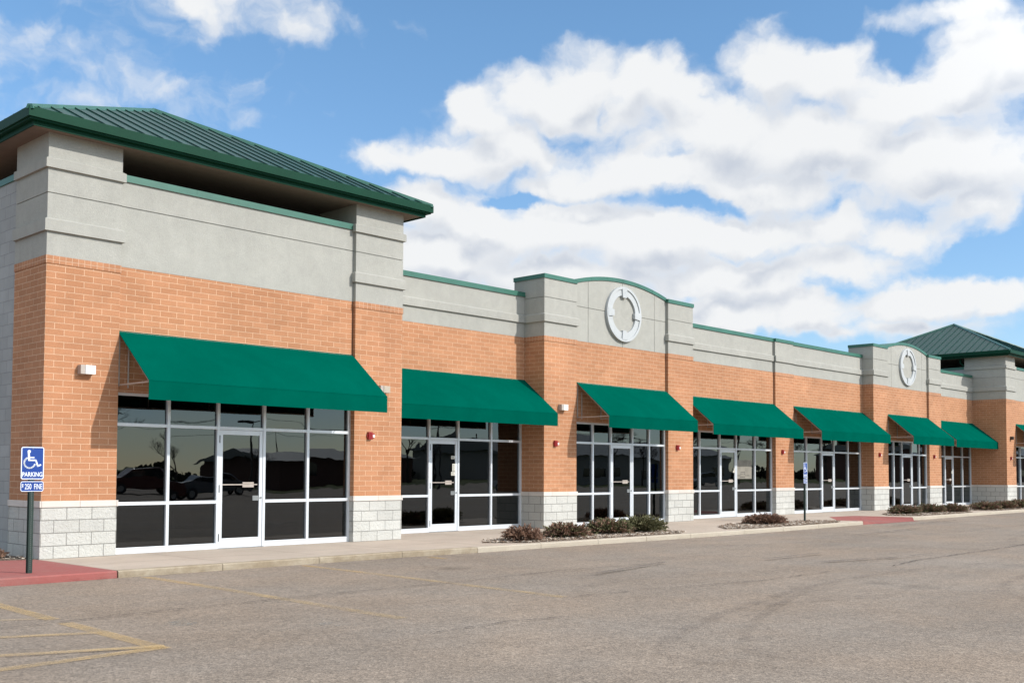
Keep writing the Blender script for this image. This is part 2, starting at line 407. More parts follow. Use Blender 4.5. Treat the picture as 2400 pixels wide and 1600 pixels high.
# tower -------------------------------------------------------------
TB = [(5.215, 5.43), (6.235, 6.405)]
def tower(X, Y, far):
    W, D, pw = 7.33, 7.4, 1.22
    zs = 6.80
    for (px, py) in ((0, 0), (W - pw, 0), (0, D - pw), (W - pw, D - pw)):
        pier(X + px, X + px + (pw if px else 1.217), Y + py, Y + py + (1.86 if far and px == 0 else 1.25) if py == 0 else Y + py + pw, zs, TB, 5.835)
    x0, x1 = X + 1.217, X + W - pw
    yi = Y + .08
    # front infill
    w = wall_infill(x0, x1, yi, 2.72, Y + .33)
    j = 5.85
    BX('stucco_panel', 'stucco', w, (x0, x1, yi - .004, Y + .33, ZB, j - .008), (x0, x1, yi + .014, Y + .32, j - .008, j + .008), (x0, x1, yi - .004, Y + .33, j + .008, 6.29))
    coping(x0 + .003, x1 - .003, yi, Y + .36, 6.29, 6.395, w)
    BX('sealant_joint', 'sealant', w, (x1 - .028, x1 - .001, yi - .006, yi, 3.75, ZB))
    # side and rear infill (painted block, stucco above)
    for sx0, sx1 in ((X + .05, X + .3), (X + W - .3, X + W - .05)):
        s = MB().box(sx0, sx1, Y + (1.86 if far and sx0 < X + 1 else 1.25), Y + D - pw, 0, 6.29).build('wall', 'grey_block', bld)
        BX('coping', 'coping_green', s, (sx0 - .03, sx1 + .03, Y + 1.31, Y + D - pw - .06, 6.29, 6.395))
    s = MB().box(X + pw, X + W - pw, Y + D - .3, Y + D - .05, 0, 6.29).build('wall', 'grey_block', bld)
    # deck under the lantern and its dark core
    BX('roof_deck', 'roof_membrane', bld, (X + .3, X + W - .3, Y + .33, Y + D - .3, 5.6, 5.7))
    # roof
    cx, cy, hw = X + 3.68, Y + 3.763, 4.144
    ze, za = 7.01, 8.95
    m = MB(); c = [(cx - hw, cy - hw), (cx + hw, cy - hw), (cx + hw, cy + hw), (cx - hw, cy + hw)]
    for k in range(4):
        a, b = c[k], c[(k + 1) % 4]; m.poly([(*a, ze), (*b, ze), (cx, cy, za)])
    sl = (za - ze) / hw; P = .34
    for k in range(4):
        t = -hw + .17
        while t < hw:
            L_ = hw - abs(t)
            if L_ > .12:
                ca, sa = [(0, -1), (1, 0), (0, 1), (-1, 0)][k]; tx, ty = -sa, ca
                a = Vector((cx + ca * hw + tx * t, cy + sa * hw + ty * t, ze)); b = a + Vector((-ca * (L_ - .06), -sa * (L_ - .06), sl * (L_ - .06)))
                wv = Vector((tx, ty, 0)) * .008; up = Vector((0, 0, .025))
                m.prism([a - wv, a + wv, a + wv + up, a - wv + up], b - a)
            t += P
    rf = m.build('roof', 'roof_green', bld)
    for k in range(4):
        a = Vector((*c[k], ze + .02)); b = Vector((cx, cy, za + .03)); d = (b - a).normalized()
        sdir = d.cross(Vector((0, 0, 1))).normalized() * .06; dn = Vector((0, 0, -.05))
        MB().prism([a - sdir + dn, a, a + sdir + dn, a + Vector((0, 0, .035))] if False else [a - sdir + dn, a + sdir + dn, a + sdir * .55 + Vector((0, 0, .022)), a - sdir * .55 + Vector((0, 0, .022))], b - a).build('hip_cap', 'hip_green', rf)
    m = MB()
    def ring(o, i, z0, z1):
        m.box(cx - o, cx + o, cy - o, cy - i, z0, z1).box(cx - o, cx + o, cy + i, cy + o, z0, z1).box(cx - o, cx - i, cy - i, cy + i, z0, z1).box(cx + i, cx + o, cy - i, cy + i, z0, z1)
    ring(hw + .008, hw - .03, 6.872, 7.022)
    m.build('fascia', 'fascia_green', rf)
    m = MB(); ring(hw - .03, hw - .11, 6.845, 6.875); ring(hw - .11, hw - .135, 6.772, 6.90); m.build('eave_trim', 'fascia_green', rf)
    BX('soffit', 'soffit', rf, (cx - hw + .135, cx + hw - .135, cy - hw + .135, cy + hw - .135, 6.80, 6.84))
    if not far: return rf
    m = MB().box(X + .1, X + .19, Y + 2.06, Y + 2.14, 6.62, 6.80); m.prism([(X + .1, Y + 2.06, 6.62), (X + .19, Y + 2.06, 6.62), (X + .19, Y + 2.14, 6.62), (X + .1, Y + 2.14, 6.62)], (0, -.2, -.2))
    m.box(X + .1, X + .19, Y + 1.87, Y + 1.94, 5.98, 6.42); m.build('downspout', 'fascia_green', bld)
    return rf
tower(0, 0, False)
tower(42.771, -.12, True)

# gabled projecting sections ----------------------------------------------
def gable(x0, xa, xb, x1, y0, yb=1.75):
    GB = [(5.19, 5.40)]; zc = 6.29
    y_pier_back = yb
    pier(x0, xa, y0, yb, zc, GB, 5.81); pier(xb, x1, y0, yb, zc, GB, 5.81)
    yi = y0 + .085; zt = 6.39
    w = wall_infill(xa, xb, yi, 2.72, y0 + .4)
    # arch profile
    xc = (xa + xb) / 2; hwid = (xb - xa) / 2; sag = .27; R = (hwid ** 2 + sag ** 2) / (2 * sag); z0 = 6.325
    def az(x): return z0 + math.sqrt(R * R - (x - xc) ** 2) - (R - sag)
    m = MB(); vj = [xa, xc - 1.46, xc, xc + 1.46, xb]; zj = 5.735; g = .007
    for k in range(4):
        a = vj[k] + (g if k else 0); b = vj[k + 1] - (g if k < 3 else 0)
        m.box(a, b, yi - .004, y0 + .4, ZB, zj - g)
        n = 10; top = [(a + (b - a) * t / n, yi - .004, az(a + (b - a) * t / n)) for t in range(n + 1)]
        m.prism([(a, yi - .004, zj + g)] + top + [(b, yi - .004, zj + g)], (0, y0 + .4 - yi, 0))
    n = 20; a, b = xa, xb
    m.prism([(a, yi + .014, ZB)] + [(a + (b - a) * t / n, yi + .014, az(a + (b - a) * t / n) - .01) for t in range(n + 1)] + [(b, yi + .014, ZB)], (0, .3, 0))
    m.build('stucco_panel', 'stucco', w)
    BX('sealant_joint', 'sealant', w, (xb - .028, xb - .001, yi - .006, yi, 3.75, ZB))
    # arched coping in pressed lengths
    m = MB(); n = 24
    for t in range(n):
        p, q = a + (b - a) * t / n, a + (b - a) * (t + 1) / n
        m.prism([(p, yi - .03, az(p)), (q, yi - .03, az(q)), (q, yi - .03, az(q) + .1), (p, yi - .03, az(p) + .1)], (0, yb - yi + .03, 0))
        if t % 4 == 3 and t < n - 1: m.box(q - .006, q + .006, yi - .033, yi - .0305, az(q) + .004, az(q) + .098)
    m.build('coping', 'coping_green', w)
    # pier copings (turn the corner) and the parapet returns behind
    for (c0, c1) in ((x0, xa), (xb, x1)):
        BX('coping', 'coping_green', w, (c0 - .028, c1 + (.028 if c1 == x1 else -.002), y0 - .03, yb + .03, zc, zc + .105))
    # rear face of the parapet
    BX('parapet', 'stucco', bld, (x0, x1, yb, yb + .02, 5.2, zc))
    # medallion
    med = MB(); mx, mz = xc, 5.728; seg = 64
    def ringm(m, ro, ri, ya, yb_):
        for k in range(seg):
            t0, t1 = 2 * pi * k / seg, 2 * pi * (k + 1) / seg
            P = lambda r, t, y: (mx + r * cos(t), y, mz + r * sin(t))
            m.poly([P(ro, t0, ya), P(ri, t0, ya), P(ri, t1, ya), P(ro, t1, ya)])
            m.poly([P(ro, t0, ya), P(ro, t1, ya), P(ro, t1, yb_), P(ro, t0, yb_)])
            m.poly([P(ri, t0, ya), P(ri, t0, yb_), P(ri, t1, yb_), P(ri, t1, ya)])
    ringm(med, .69, .515, yi - .06, yi); ringm(med, .755, .685, yi - .085, yi)
    dk = MB(); dk.poly([(mx + .52 * cos(2 * pi * k / 48), yi - .007, mz + .52 * sin(2 * pi * k / 48)) for k in range(48)]); 
    mo = med.build('medallion', 'trim_white', bld)
    dk.build('disc', 'stucco', mo)
    for k in range(4):
        t = pi / 2 * k; r = Vector((cos(t), 0, sin(t))); q = Vector((-sin(t), 0, cos(t))); c0 = Vector((mx, yi - .092, mz))
        MB().prism([c0 + r * .45 - q * .08, c0 + r * .45 + q * .08, c0 + r * .70 + q * .11, c0 + r * .70 - q * .11], (0, .09, 0)).build('keystone', 'trim_white', mo)
gable(12.535, 13.78, 17.813, 19.048, .719)
gable(31.418, 32.687, 36.635, 37.872, .908, 1.9)

# low sections ------------------------------------------------------------
def low(x0, x1, y, xj=None):
    w = wall_infill(x0, x1, y, 2.72, y + .3)
    e = .004; segs = [(x0, x1)] if xj is None else [(x0, xj - .01), (xj + .01, x1)]
    for a, b in segs:
        BX('parapet', 'stucco', w, (a, b, y - e, y + .3, ZB, 5.875))
        m = MB(); q = .052; z0, z1 = 5.195, 5.40
        m.box(a, b, y - q, y, z0, z1 - .03); m.poly([(a, y - q, z1 - .03), (b, y - q, z1 - .03), (b, y - e, z1), (a, y - e, z1)])
        m.build('band', 'stucco', w); coping(a, b, y, y + .33, 5.875, 5.983, w)
    return w
low(7.33, 12.535, 1.405)
wB = low(19.048, 31.418, 1.357, 24.715)
low(37.872, 42.771, 1.405)
# the one pier between two low bays
xa, xb, y5 = 24.773, 25.985, 1.285
p = MB().box(xa, xb, y5, 1.655, ZC, 4.72).build('pier', 'brick', bld)
BX('soldier_course', 'brick_soldier', p, (xa - .012, xb + .012, y5 - .012, 1.655, 4.72, ZB))
BX('stone_base', 'split_block', p, (xa - .012, xb + .012, y5 - .012, 1.655, 0, .8128), bevel=.006)
BX('base_cap', 'cap_stone', p, (xa - .03, xb + .03, y5 - .03, 1.655, .8128, ZC), bevel=.006)
BX('stucco_cap', 'stucco', p, (xa, xb, y5, 1.353, ZB, 5.87))
BX('band', 'stucco', p, (xa - .03, xb + .03, y5 - .05, y5, 5.195, 5.385))
BX('coping', 'coping_green', p, (xa, xb, y5 - .028, 1.32, 5.875, 5.981))
BX('sealant_joint', 'sealant', p, (xa - .03, xa - .002, 1.350, 1.357, 3.75, ZB)); BX('sealant_joint', 'joint_dark', p, (xa - .064, xa - .052, 1.34, 1.36, ZB, 5.98))

# roof, rear wall, left side wall, interiors
BX('roof_deck', 'roof_membrane', bld, (7.28, 12.55, 1.705, 22, 5.2, 5.3), (12.56, 19.04, 1.78, 22, 5.2, 5.3), (19.05, 31.41, 1.66, 22, 5.2, 5.3), (31.42, 37.86, 1.93, 22, 5.2, 5.3), (37.87, 42.82, 1.705, 22, 5.2, 5.3), (.3, 7.27, 7.4, 22, 5.2, 5.3), (42.83, 50, 7.3, 22, 5.2, 5.3))
BX('wall', 'grey_block', bld, (.05, .3, 7.4, 22.2, 0, 5.9), (.31, 50.0, 22, 22.25, 0, 5.9), (49.8, 50.05, 7.28, 21.99, 0, 5.9))
BX('interior', 'interior', bld, (.31, 49.7, 11, 11.1, .02, 5.1), (.31, 49.7, 1.7, 11, -.02, .004), (1.3, 6.0, .31, 1.69, -.02, .004), (44.1, 48.8, .31, 1.69, -.02, .004), (.31, 49.7, 1.8, 11, 3.2, 3.25),
   (6.9, 7.0, .5, 10.9, .01, 3.19), (12.9, 13.0, 1.9, 10.9, .01, 3.19), (18.6, 18.7, 1.9, 10.9, .01, 3.19), (25.3, 25.4, 1.9, 10.9, .01, 3.19), (31.9, 32.0, 2, 10.9, .01, 3.19), (37.4, 37.5, 2, 10.9, .01, 3.19), (43.3, 43.4, 2, 10.9, .01, 3.19))
BX('lintel', 'lamp_body', bld, (1.225, 6.1, .085, .35, 2.721, 2.78))

# storefront instances
sf = []
sf.append(storefront([1.217, 2.2, 3.164, 4.122, 5.099, 6.11], 2, .12))
sf.append(storefront([7.33, 8.37, 9.423, 10.347, 11.454, 12.532], 2, 1.48))
sf.append(storefront([13.78, 14.576, 15.338, 16.286, 17.056, 17.813], 2, .82))
sf.append(storefront([19.35, 20.452, 21.581, 22.541, 23.674, 24.77], 2, 1.42))
sf.append(storefront([25.985, 27.159, 28.269, 29.224, 30.345, 31.40], 2, 1.42))
sf.append(storefront([32.687, 33.459, 34.215, 35.166, 35.893, 36.635], 2, 1.02))
sf.append(storefront([37.872, 38.75, 39.706, 40.628, 41.746, 42.76], 2, 1.48))
sf.append(storefront([43.99, 44.97, 45.935, 46.893, 47.87, 48.88], 2, 0.0))
BX('wall', 'brick', bld, (19.05, 19.35, 1.36, 1.6, 0, 2.72))
# notices behind and on the doors
stickers(sf[1][1], 10.11, 1.488, [(0, 1.71, 1.787, .13), (.04, 1.42, 1.60, .1), (.005, 1.32, 1.405, .13)])
stickers(sf[3][1], 22.33, 1.428, [(0, 1.42, 1.49, .13), (.05, 1.50, 1.56, .07)])
stickers(sf[6][1], 40.44, 1.488, [(0, 1.43, 1.54, .1)])
plain('dimmed_paper', (.24, .22, .18), .8, var=.15, scale=5)  # grey includes the tinted glass's dimming; the poster sits outside the pane
m = MB().mat('dimmed_paper').box(22.60, 23.52, 1.4625, 1.4645, 1.22, 1.83).mat('ink')
for z, spans in ((1.43, ((.24, .32), (.335, .40), (.41, .50))), (1.375, ((.2, .36), (.375, .39), (.42, .52))), (1.318, ((.03, .2), (.215, .27), (.52, .58), (.6, .78))), (1.262, ((.2, .29), (.3, .41), (.42, .5)))):
    for a, b in spans: m.box(22.6 + a, 22.6 + b, 1.461, 1.4625, z, z + .018)
m.build('poster', None, sf[3][0])

# awnings ----------------------------------------------------------------
awning(1.222, 6.100, .078, 3.746, 'nearest green awning, over the shopfront of the near tower')
awning(7.34, 12.53, 1.400, 3.746, 'green awning on the recessed bay just right of the near tower', proj=1.15)
awning(13.86, 17.91 - .1, .80, 3.746, 'green awning below the nearer round medallion', proj=1.10)
awning(19.40, 24.76, 1.352, 3.746, 'green awning over the shop window with the paper poster', proj=1.12)
awning(26.03, 31.41, 1.352, 3.746, 'green awning behind the farther blue parking sign', proj=1.12)
awning(32.64, 36.63, .985, 3.746, 'green awning below the farther round medallion', proj=1.12)
awning(37.88, 42.76, 1.400, 3.746, 'green awning tucked against the left side of the far tower', proj=1.15)
awning(43.99, 48.87, -.042, 3.746, 'green awning at the right edge of the picture on the far tower')

# wall lights ----------------------------------------------------------------
def sconce(x, y, z, label, dark=False, w=.245, lens='lamp_lens'):
    r = tag(empty('wall_light', (x, y, z)), label, 'wall light', 'box wall lights on the brick piers')
    BX('housing', 'bronze' if dark else 'lamp_body', r, (-w / 2, -w / 2 + .075, -.12, 0, -.075, .075), (-w / 2 + .075, w / 2, -.03, 0, -.07, .07), bevel=.004)
    BX('lens', 'bronze' if dark else lens, r, (-w / 2 + .077, w / 2, -.128, -.031, -.072, .072), bevel=.006)
sconce(.655, 0, 3.035, 'white box wall light on the brick corner pier at far left')
sconce(6.80, 0, 3.085, 'wall light mostly hidden behind the lower right corner of the nearest awning', lens='kerb_new')
sconce(13.19, .719, 3.05, 'box wall light between the second and third awnings')
sconce(43.29, -.12, 3.05, 'dark wall light on the far tower pier', dark=True, w=.16)
# fire alarms ----------------------------------------------------------------
r = empty('fire_alarm', (6.50, 0, 2.135))
m = MB().mat('red_plastic').box(-.065, .035, -.055, 0, -.075, .075).box(-.085, -.065, -.03, 0, -.03, .03)
for k in range(4): m.box(-.055 + k * .02, -.047 + k * .02, -.06, -.055, -.06, .06)
m.box(.035, .1, -.03, 0, -.05, .05); m.build('body', None, r, bevel=.003)
BX('strobe', 'clear_lens', r, (.037, .088, -.062, -.031, -.038, .02), bevel=.008)
al = [(6.50, 0, 'red fire alarm on the pier between the first and second awnings'), (12.955, .719, 'red fire alarm just left of the shopfront below the nearer medallion'),
      (18.25, .719, 'red fire alarm on the pier below the right end of the third awning'), (25.21, 1.285, 'red fire alarm on the pier right of the poster window'),
      (31.89, .908, 'red fire alarm on the pier between the fifth and sixth shopfronts'), (37.09, .908, 'red fire alarm on the narrow pier right of the farther medallion'), (43.28, -.12, 'red fire alarm on the far tower pier at the right edge')]
for k, (x, y, lab) in enumerate(al):
    q = r if k == 0 else copy_tree(r)
    q.location = (x, y, 2.13); tag(q, lab, 'fire alarm', 'red fire alarms on the brick piers')
# small conduit on the near tower's right edge
m = MB().box(7.345, 7.40, 1.30, 1.36, .92, 1.72).box(7.345, 7.45, 1.26, 1.38, 1.72, 1.78); m.build('conduit', 'lamp_body', bld)

# ------------------------------------------------------------------ ground
ZR = -.10
g_ = MB(); n = 1
g_.poly([(-400, -58, ZR), (500, -58, ZR), (500, 60, ZR), (-400, 60, ZR)]); tag(g_.build('parking_lot', 'asphalt'), kind='structure')
g_ = MB(); g_.poly([(-700, -900, ZR - .006), (900, -900, ZR - .006), (900, 700, ZR - .006), (-700, 700, ZR - .006)]); tag(g_.build('ground', 'grass'), kind='structure')
curb = [(-14, -2.72), (-.03, -2.70), (5.4, -2.72), (7.0, -2.88), (8.5, -2.90), (13.4, -3.08), (15.7, -3.10), (18, -3.08), (22.5, -2.93)]
curb2 = [(26.45, -2.72), (31, -2.68), (40, -2.62), (60, -2.6)]
def path_pts(path, off): return [(x, y + off) for x, y in path]
def ribbon(m, path, w, z0, z1):
    for (xa, ya), (xb_, yb_) in zip(path, path[1:]):
        m.prism([(xa, ya, z0), (xb_, yb_, z0), (xb_, yb_ + w, z0), (xa, ya + w, z0)], (0, 0, z1 - z0))
# kerb stones as lengths with open joints
def split(path, xs):
    out = []
    def yat(x):
        for (xa, ya), (xb_, yb_) in zip(path, path[1:]):
            if xa <= x <= xb_: return ya + (yb_ - ya) * (x - xa) / (xb_ - xa)
    for a, b in zip(xs, xs[1:]): out.append([(a + .005, yat(a + .005)), (b - .005, yat(b - .005))])
    return out
def kerb(path, xs, mat, w=.15, name='kerb'):
    m = MB()
    for (a, ya), (b, yb_) in split(path, xs):
        z = 0.002
        m.prism([(a, ya, -.22), (a, ya, z - .018), (a, ya + .018, z), (a, ya + w, z), (a, ya + w, -.22)], (b - a, yb_ - ya, 0))
    tag(m.build(name, mat), kind='structure')
kerb(curb, [-.03, 1.6, 3.35, 5.1, 6.8], 'kerb_old'); kerb(curb, [6.8, 8.5, 10.2, 11.8, 13.4, 15.7, 17.6, 19.6, 21.5, 22.49], 'kerb_new')
kerb(curb2, [26.46, 27.2, 29.2, 31.3, 33.4, 35.5, 37.6, 39.7, 42, 45, 50, 58], 'kerb_new'); kerb(curb, [-13.9, -6, -3, -.04], 'red_paint')
# pavement slab
def slab(pts, z0, z1, mat, name):
    m = MB(); m.prism([(x, y, z0) for x, y in pts], (0, 0, z1 - z0)); return tag(m.build(name, mat), kind='structure')
slab([(-.028, 0), (-.028, -2.548)] + [(x, y + .152) for x, y in curb[2:]] + [(22.5, -2.1), (24.6, -.75), (26.2, -.85), (26.45, -2.568)] + [(x, y + .152) for x, y in curb2[1:]] + [(60, 2), (0, 2)], -.2, 0, 'concrete', 'sidewalk')
slab([(-14, -2.568), (-.03, -2.55), (-.03, .0), (-.5, .22), (-14, .3)], -.2, 0.001, 'red_paint', 'curb_ramp')
m = MB()
m.poly([(24.6, -.75, .001), (23.4, -2.92, -.094), (26.1, -2.92, -.094), (26.2, -.85, .001)]); m.poly([(22.5, -2.1, .001), (22.5, -2.93, .001), (23.4, -2.92, -.094), (24.6, -.75, .001)]); m.poly([(26.2, -.85, .001), (26.1, -2.92, -.094), (26.45, -2.72, .001)]); m.poly([(22.49, -2.935, .001), (22.49, -2.935, -.2), (23.4, -2.925, -.2), (23.4, -2.925, -.094)]); m.poly([(26.46, -2.722, .001), (26.1, -2.925, -.094), (26.1, -2.925, -.2), (26.46, -2.722, -.2)]); m.poly([(23.4, -2.92, -.094), (23.4, -2.92, -.2), (26.1, -2.92, -.2), (26.1, -2.92, -.094)]); m.poly([(23.38, -2.90, -.096), (23.3, -3.05, -.0955), (26.2, -3.05, -.0955), (26.12, -2.90, -.096)])
tag(m.build('curb_ramp', 'red_paint'), kind='structure')

# painted lines, seams, cracks, tyre marks (worn through, 4 mm steps)
def strip(name, pts, w, mat, z=.004, jit=0., seg=.12, kind='structure'):
    m = MB(); P = []
    for (a, b) in zip(pts, pts[1:]):
        d = (Vector(b) - Vector(a)); nseg = max(1, int(d.length / seg))
        for k in range(nseg): P.append(Vector(a) + d * (k / nseg))
    P.append(Vector(pts[-1])); Q = []
    for k, p in enumerate(P):
        d = (P[min(k + 1, len(P) - 1)] - P[max(k - 1, 0)]).normalized(); nrm = Vector((-d.y, d.x))
        ww = w * (1 + random.uniform(-jit, jit)); off = nrm * random.uniform(-jit, jit) * w * 1.2
        Q.append((p + off - nrm * ww / 2, p + off + nrm * ww / 2))
    for (a, b), (c, d) in zip(Q, Q[1:]):
        m.poly([(a.x, a.y, ZR + z), (c.x, c.y, ZR + z), (d.x, d.y, ZR + z), (b.x, b.y, ZR + z)])
    return tag(m.build(name, mat), kind=kind)
W = .15
strip('parking_line', [(.29, -2.85), (.26, -4.4)], W, 'yellow_paint'); strip('parking_line', [(.26, -4.4), (.13, -7.0)], W, 'yellow_faint'); strip('parking_line', [(.12, -7.0), (.04, -8.75)], W, 'yellow_faint')
strip('parking_line', [(2.94, -2.85), (2.87, -4.5)], W * .9, 'yellow_paint'); strip('parking_line', [(2.87, -4.5), (2.6, -8.7)], W, 'yellow_faint'); strip('parking_line', [(5.49, -2.95), (5.42, -3.5)], W, 'yellow_paint')

strip('parking_line', [(-2.33, -4.0), (-2.44, -6.3)], W, 'yellow_paint'); strip('parking_line', [(-2.46, -6.62), (-2.55, -8.72)], W, 'yellow_paint')
strip('parking_line', [(-2.5, -8.7), (-5.6, -8.86)], W, 'yellow_paint', z=.008)
strip('parking_line', [(-2.5, -7.52), (-5.4, -6.1)], W * .85, 'yellow_paint', z=.008); strip('parking_line', [(-2.5, -8.66), (-5.4, -7.4)], W * .85, 'yellow_paint', z=.012); strip('parking_line', [(-2.45, -6.2), (-5.2, -4.9)], W * .6, 'yellow_faint', z=.008)
strip('asphalt_crack', [(-6, -6.9), (-3.07, -6.64), (-1.3, -6.5), (1.16, -6.49), (3.06, -6.54), (5.1, -6.43), (7.4, -6.7)], .022, 'crack_dark', z=.016, jit=.5)
strip('asphalt_crack', [(2.6, -8.78), (4.0, -8.98), (5.8, -9.4), (8, -9.45)], .02, 'crack_dark', z=.016, jit=.6)
strip('asphalt_crack', [(9.5, -9.7), (11.0, -9.5), (14.7, -9.5), (20, -9.3)], .03, 'crack_dark', z=.016, jit=.6)
strip('asphalt_crack', [(-.4, -9.74), (.55, -9.73), (1.2, -9.9)], .02, 'crack_dark', z=.016, jit=.7)
def arc(cx, cy, r, a0, a1, w, mat='tyre_mark', z=.02):
    n = 30; strip('tyre_mark', [(cx + r * cos(radians(a0 + (a1 - a0) * k / n)), cy + r * sin(radians(a0 + (a1 - a0) * k / n))) for k in range(n + 1)], w, mat, z=z)
def arc3(A, B, C, w, z=.02, n=30, ext=0):
    a, b, c = (Vector(q) for q in (A, B, C)); strip('tyre_mark', [tuple(a * (1 - t) ** 2 + (b * 2 - a * .5 - c * .5) * 2 * t * (1 - t) + c * t * t) for t in [k / n for k in range(n + 1)]], w, 'tyre_mark', z=z)
arc3((.14, -12.6), (.95, -11.5), (5.5, -10.3), .16); arc3((.72, -13.0), (1.5, -11.9), (5.4, -10.45), .13, .024); arc3((5.4, -10.4), (8.35, -10.2), (12, -10.9), .12, .024)
arc3((6.2, -12.9), (8.6, -11.9), (12.5, -12.1), .14, .024); arc3((4.5, -3.9), (4.14, -4.4), (3.1, -5.94), .07); arc3((10.5, -4.2), (11.5, -5.2), (16, -6.2), .12)
arc3((6.5, -5.5), (9.1, -6.4), (14, -7.6), .12, .024); arc3((2.7, -11.4), (4.0, -11.0), (6.9, -12.4), .12, .028); arc3((14, -5), (20, -6.5), (29, -6.2), .16, .028)
arc3((3.2, -8.4), (4.8, -8.1), (7.5, -8.9), .1, .028); arc3((17, -9), (22, -8.2), (30, -8.4), .2, .024)
strip('gutter_dirt', [(-3, -2.75), (5.4, -2.77), (7, -2.93), (8.5, -2.95), (13.4, -3.13), (18, -3.13), (22.4, -2.99)], .09, 'tyre_mark', z=.034, jit=.5); strip('paint_spot', [(-1.9, -7.51), (-1.55, -7.53)], .28, 'blue_overspray', jit=.4); strip('paint_spot', [(-.9, -8.6), (-.58, -8.62)], .26, 'blue_overspray', jit=.4)
for k in range(7):
    x, y = random.uniform(3, 30), random.uniform(-12, -4); strip('tyre_mark', [(x, y), (x + random.uniform(1.5, 6), y + random.uniform(-.5, .5))], random.uniform(.05, .16), 'seam_dark', z=.03 + .002 * k)

# ------------------------------------------------------------------ planting beds
def bed(pts, nchips, name='mulch_bed'):
    root = MB(); root.prism([(x, y, -.1) for x, y in pts], (0, 0, .108)); o = tag(root.build(name, 'mulch'), kind='stuff')
    o['label'] = 'bark mulch bed set in the sidewalk along the kerb'; 
    xs = [p[0] for p in pts]; ys = [p[1] for p in pts]
    def inside(x, y):
        c = False
        for (xa, ya), (xb_, yb_) in zip(pts, pts[1:] + pts[:1]):
            if (ya > y) != (yb_ > y) and x < (xb_ - xa) * (y - ya) / (yb_ - ya) + xa: c = not c
        return c
    m = MB(); m.mat('chip_dark'); m.mat('chip_pale')
    k = 0
    while k < nchips:
        x, y = random.uniform(min(xs), max(xs)), random.uniform(min(ys), max(ys))
        if not inside(x, y): continue
        k += 1; m.mat('chip_pale' if random.random() < .42 else 'chip_dark')
        a = random.uniform(0, pi); l, w = random.uniform(.02, .06), random.uniform(.006, .016); t = random.uniform(-.35, .35)
        u = Vector((cos(a) * cos(t), sin(a) * cos(t), sin(t))) * l; v = Vector((-sin(a), cos(a), random.uniform(-.3, .3))) * w; c = Vector((x, y, .014 + random.uniform(0, .016)))
        m.prism([c - u - v, c + u - v, c + u + v, c - u + v], (0, 0, .006))
    q = m.build('chips', None, o); q['kind'] = 'stuff'
bed([(7.7, -2.05), (8.35, -2.66), (10, -2.72), (13.3, -2.86), (14.0, -2.5), (13.6, -1.9), (12.2, -1.45), (10, -1.5), (8.3, -1.5)], 3000)
bed([(15.7, -2.55), (16.6, -2.86), (19, -2.86), (21.2, -2.78), (22.0, -2.45), (21.3, -1.7), (19.6, -1.25), (17.6, -1.35), (16.5, -1.8)], 2600)
bed([(27.1, -1.6), (27.7, -2.45), (30, -2.5), (32.3, -2.46), (33.2, -2.0), (32.4, -1.1), (30, -.8), (28.1, -.95)], 1800)
bed([(34.2, -1.5), (35.0, -2.38), (38, -2.42), (45, -2.4), (45, -.9), (36, -.8)], 1800)
# rough bed at the left side wall
bed([(-14, .32), (-.52, .24), (-.02, .03), (-.02, 1.3), (.04, 8), (-14, 8)], 2500)

def bush_mesh(seed, rx, ry, h, nt=230, mat='bush_brown', mat2='bush_olive'):
    rnd = random.Random(seed); m = MB(); m.mat(mat); m.mat(mat2)
    for i in range(nt):
        a = rnd.uniform(0, 2 * pi); el = math.asin(rnd.uniform(.02, 1)) ; r0 = rnd.uniform(0, .45)
        base = Vector((cos(a) * rx * r0, sin(a) * ry * r0, .02))
        ln = rnd.uniform(.7, 1.02)
        tip = Vector((cos(a) * rx * cos(el) * ln, sin(a) * ry * cos(el) * ln, max(.03, h * .96 * (sin(el) ** .6) * ln * rnd.uniform(.85, 1.1))))
        mid = (base + tip) / 2 + Vector((0, 0, h * .18))
        m.mat(mat if rnd.random() < .6 else mat2)
        pts = [base * (1 - t) ** 2 + mid * 2 * t * (1 - t) + tip * t * t for t in [k / 7 for k in range(8)]]
        for k in range(7):
            p, q = pts[k], pts[k + 1]; d = (q - p)
            s = d.cross(Vector((rnd.uniform(-1, 1), rnd.uniform(-1, 1), 1))).normalized() * .003
            m.poly([p - s, q - s, q + s, p + s])
            if k < 2: continue
            for j in range(5):
                t = p + d * rnd.random(); dr = (d.normalized() + Vector((rnd.uniform(-1, 1), rnd.uniform(-1, 1), rnd.uniform(-.5, 1))) * .75).normalized()
                l = rnd.uniform(.035, .075); w = dr.cross(Vector((rnd.uniform(-1, 1), rnd.uniform(-1, 1), rnd.uniform(-1, 1)))).normalized() * rnd.uniform(.008, .014)
                m.poly([t, t + dr * l * .5 + w, t + dr * l, t + dr * l * .5 - w])
    return m
def bush(x, y, rx, h, label, seed, mat='bush_brown', mat2='bush_olive', rot=0., ry=None):
    b = bush_mesh(seed, rx, ry or rx * .8, h, nt=int(620 * rx), mat=mat, mat2=mat2).build('juniper_bush', None); b.location = (x, y, .01); b.rotation_euler = (0, 0, rot)
    tag(b, label, 'bush', 'low juniper bushes in the mulch beds')
bush(8.62, -2.28, .50, .31, 'reddish brown bush at the near left tip of the nearest mulch bed', 1, 'bush_brown', 'bush_brown')
bush(10.15, -2.1, .62, .33, 'brown bush second from the left in the nearest mulch bed', 2, 'bush_brown', 'bush_olive')
bush(11.85, -1.9, .70, .37, 'dark green bush third from the left in the nearest mulch bed', 3, 'bush_green', 'bush_brown')
bush(13.0, -2.0, .70, .41, 'olive green bush at the right end of the nearest mulch bed', 4, 'bush_olive', 'bush_green')
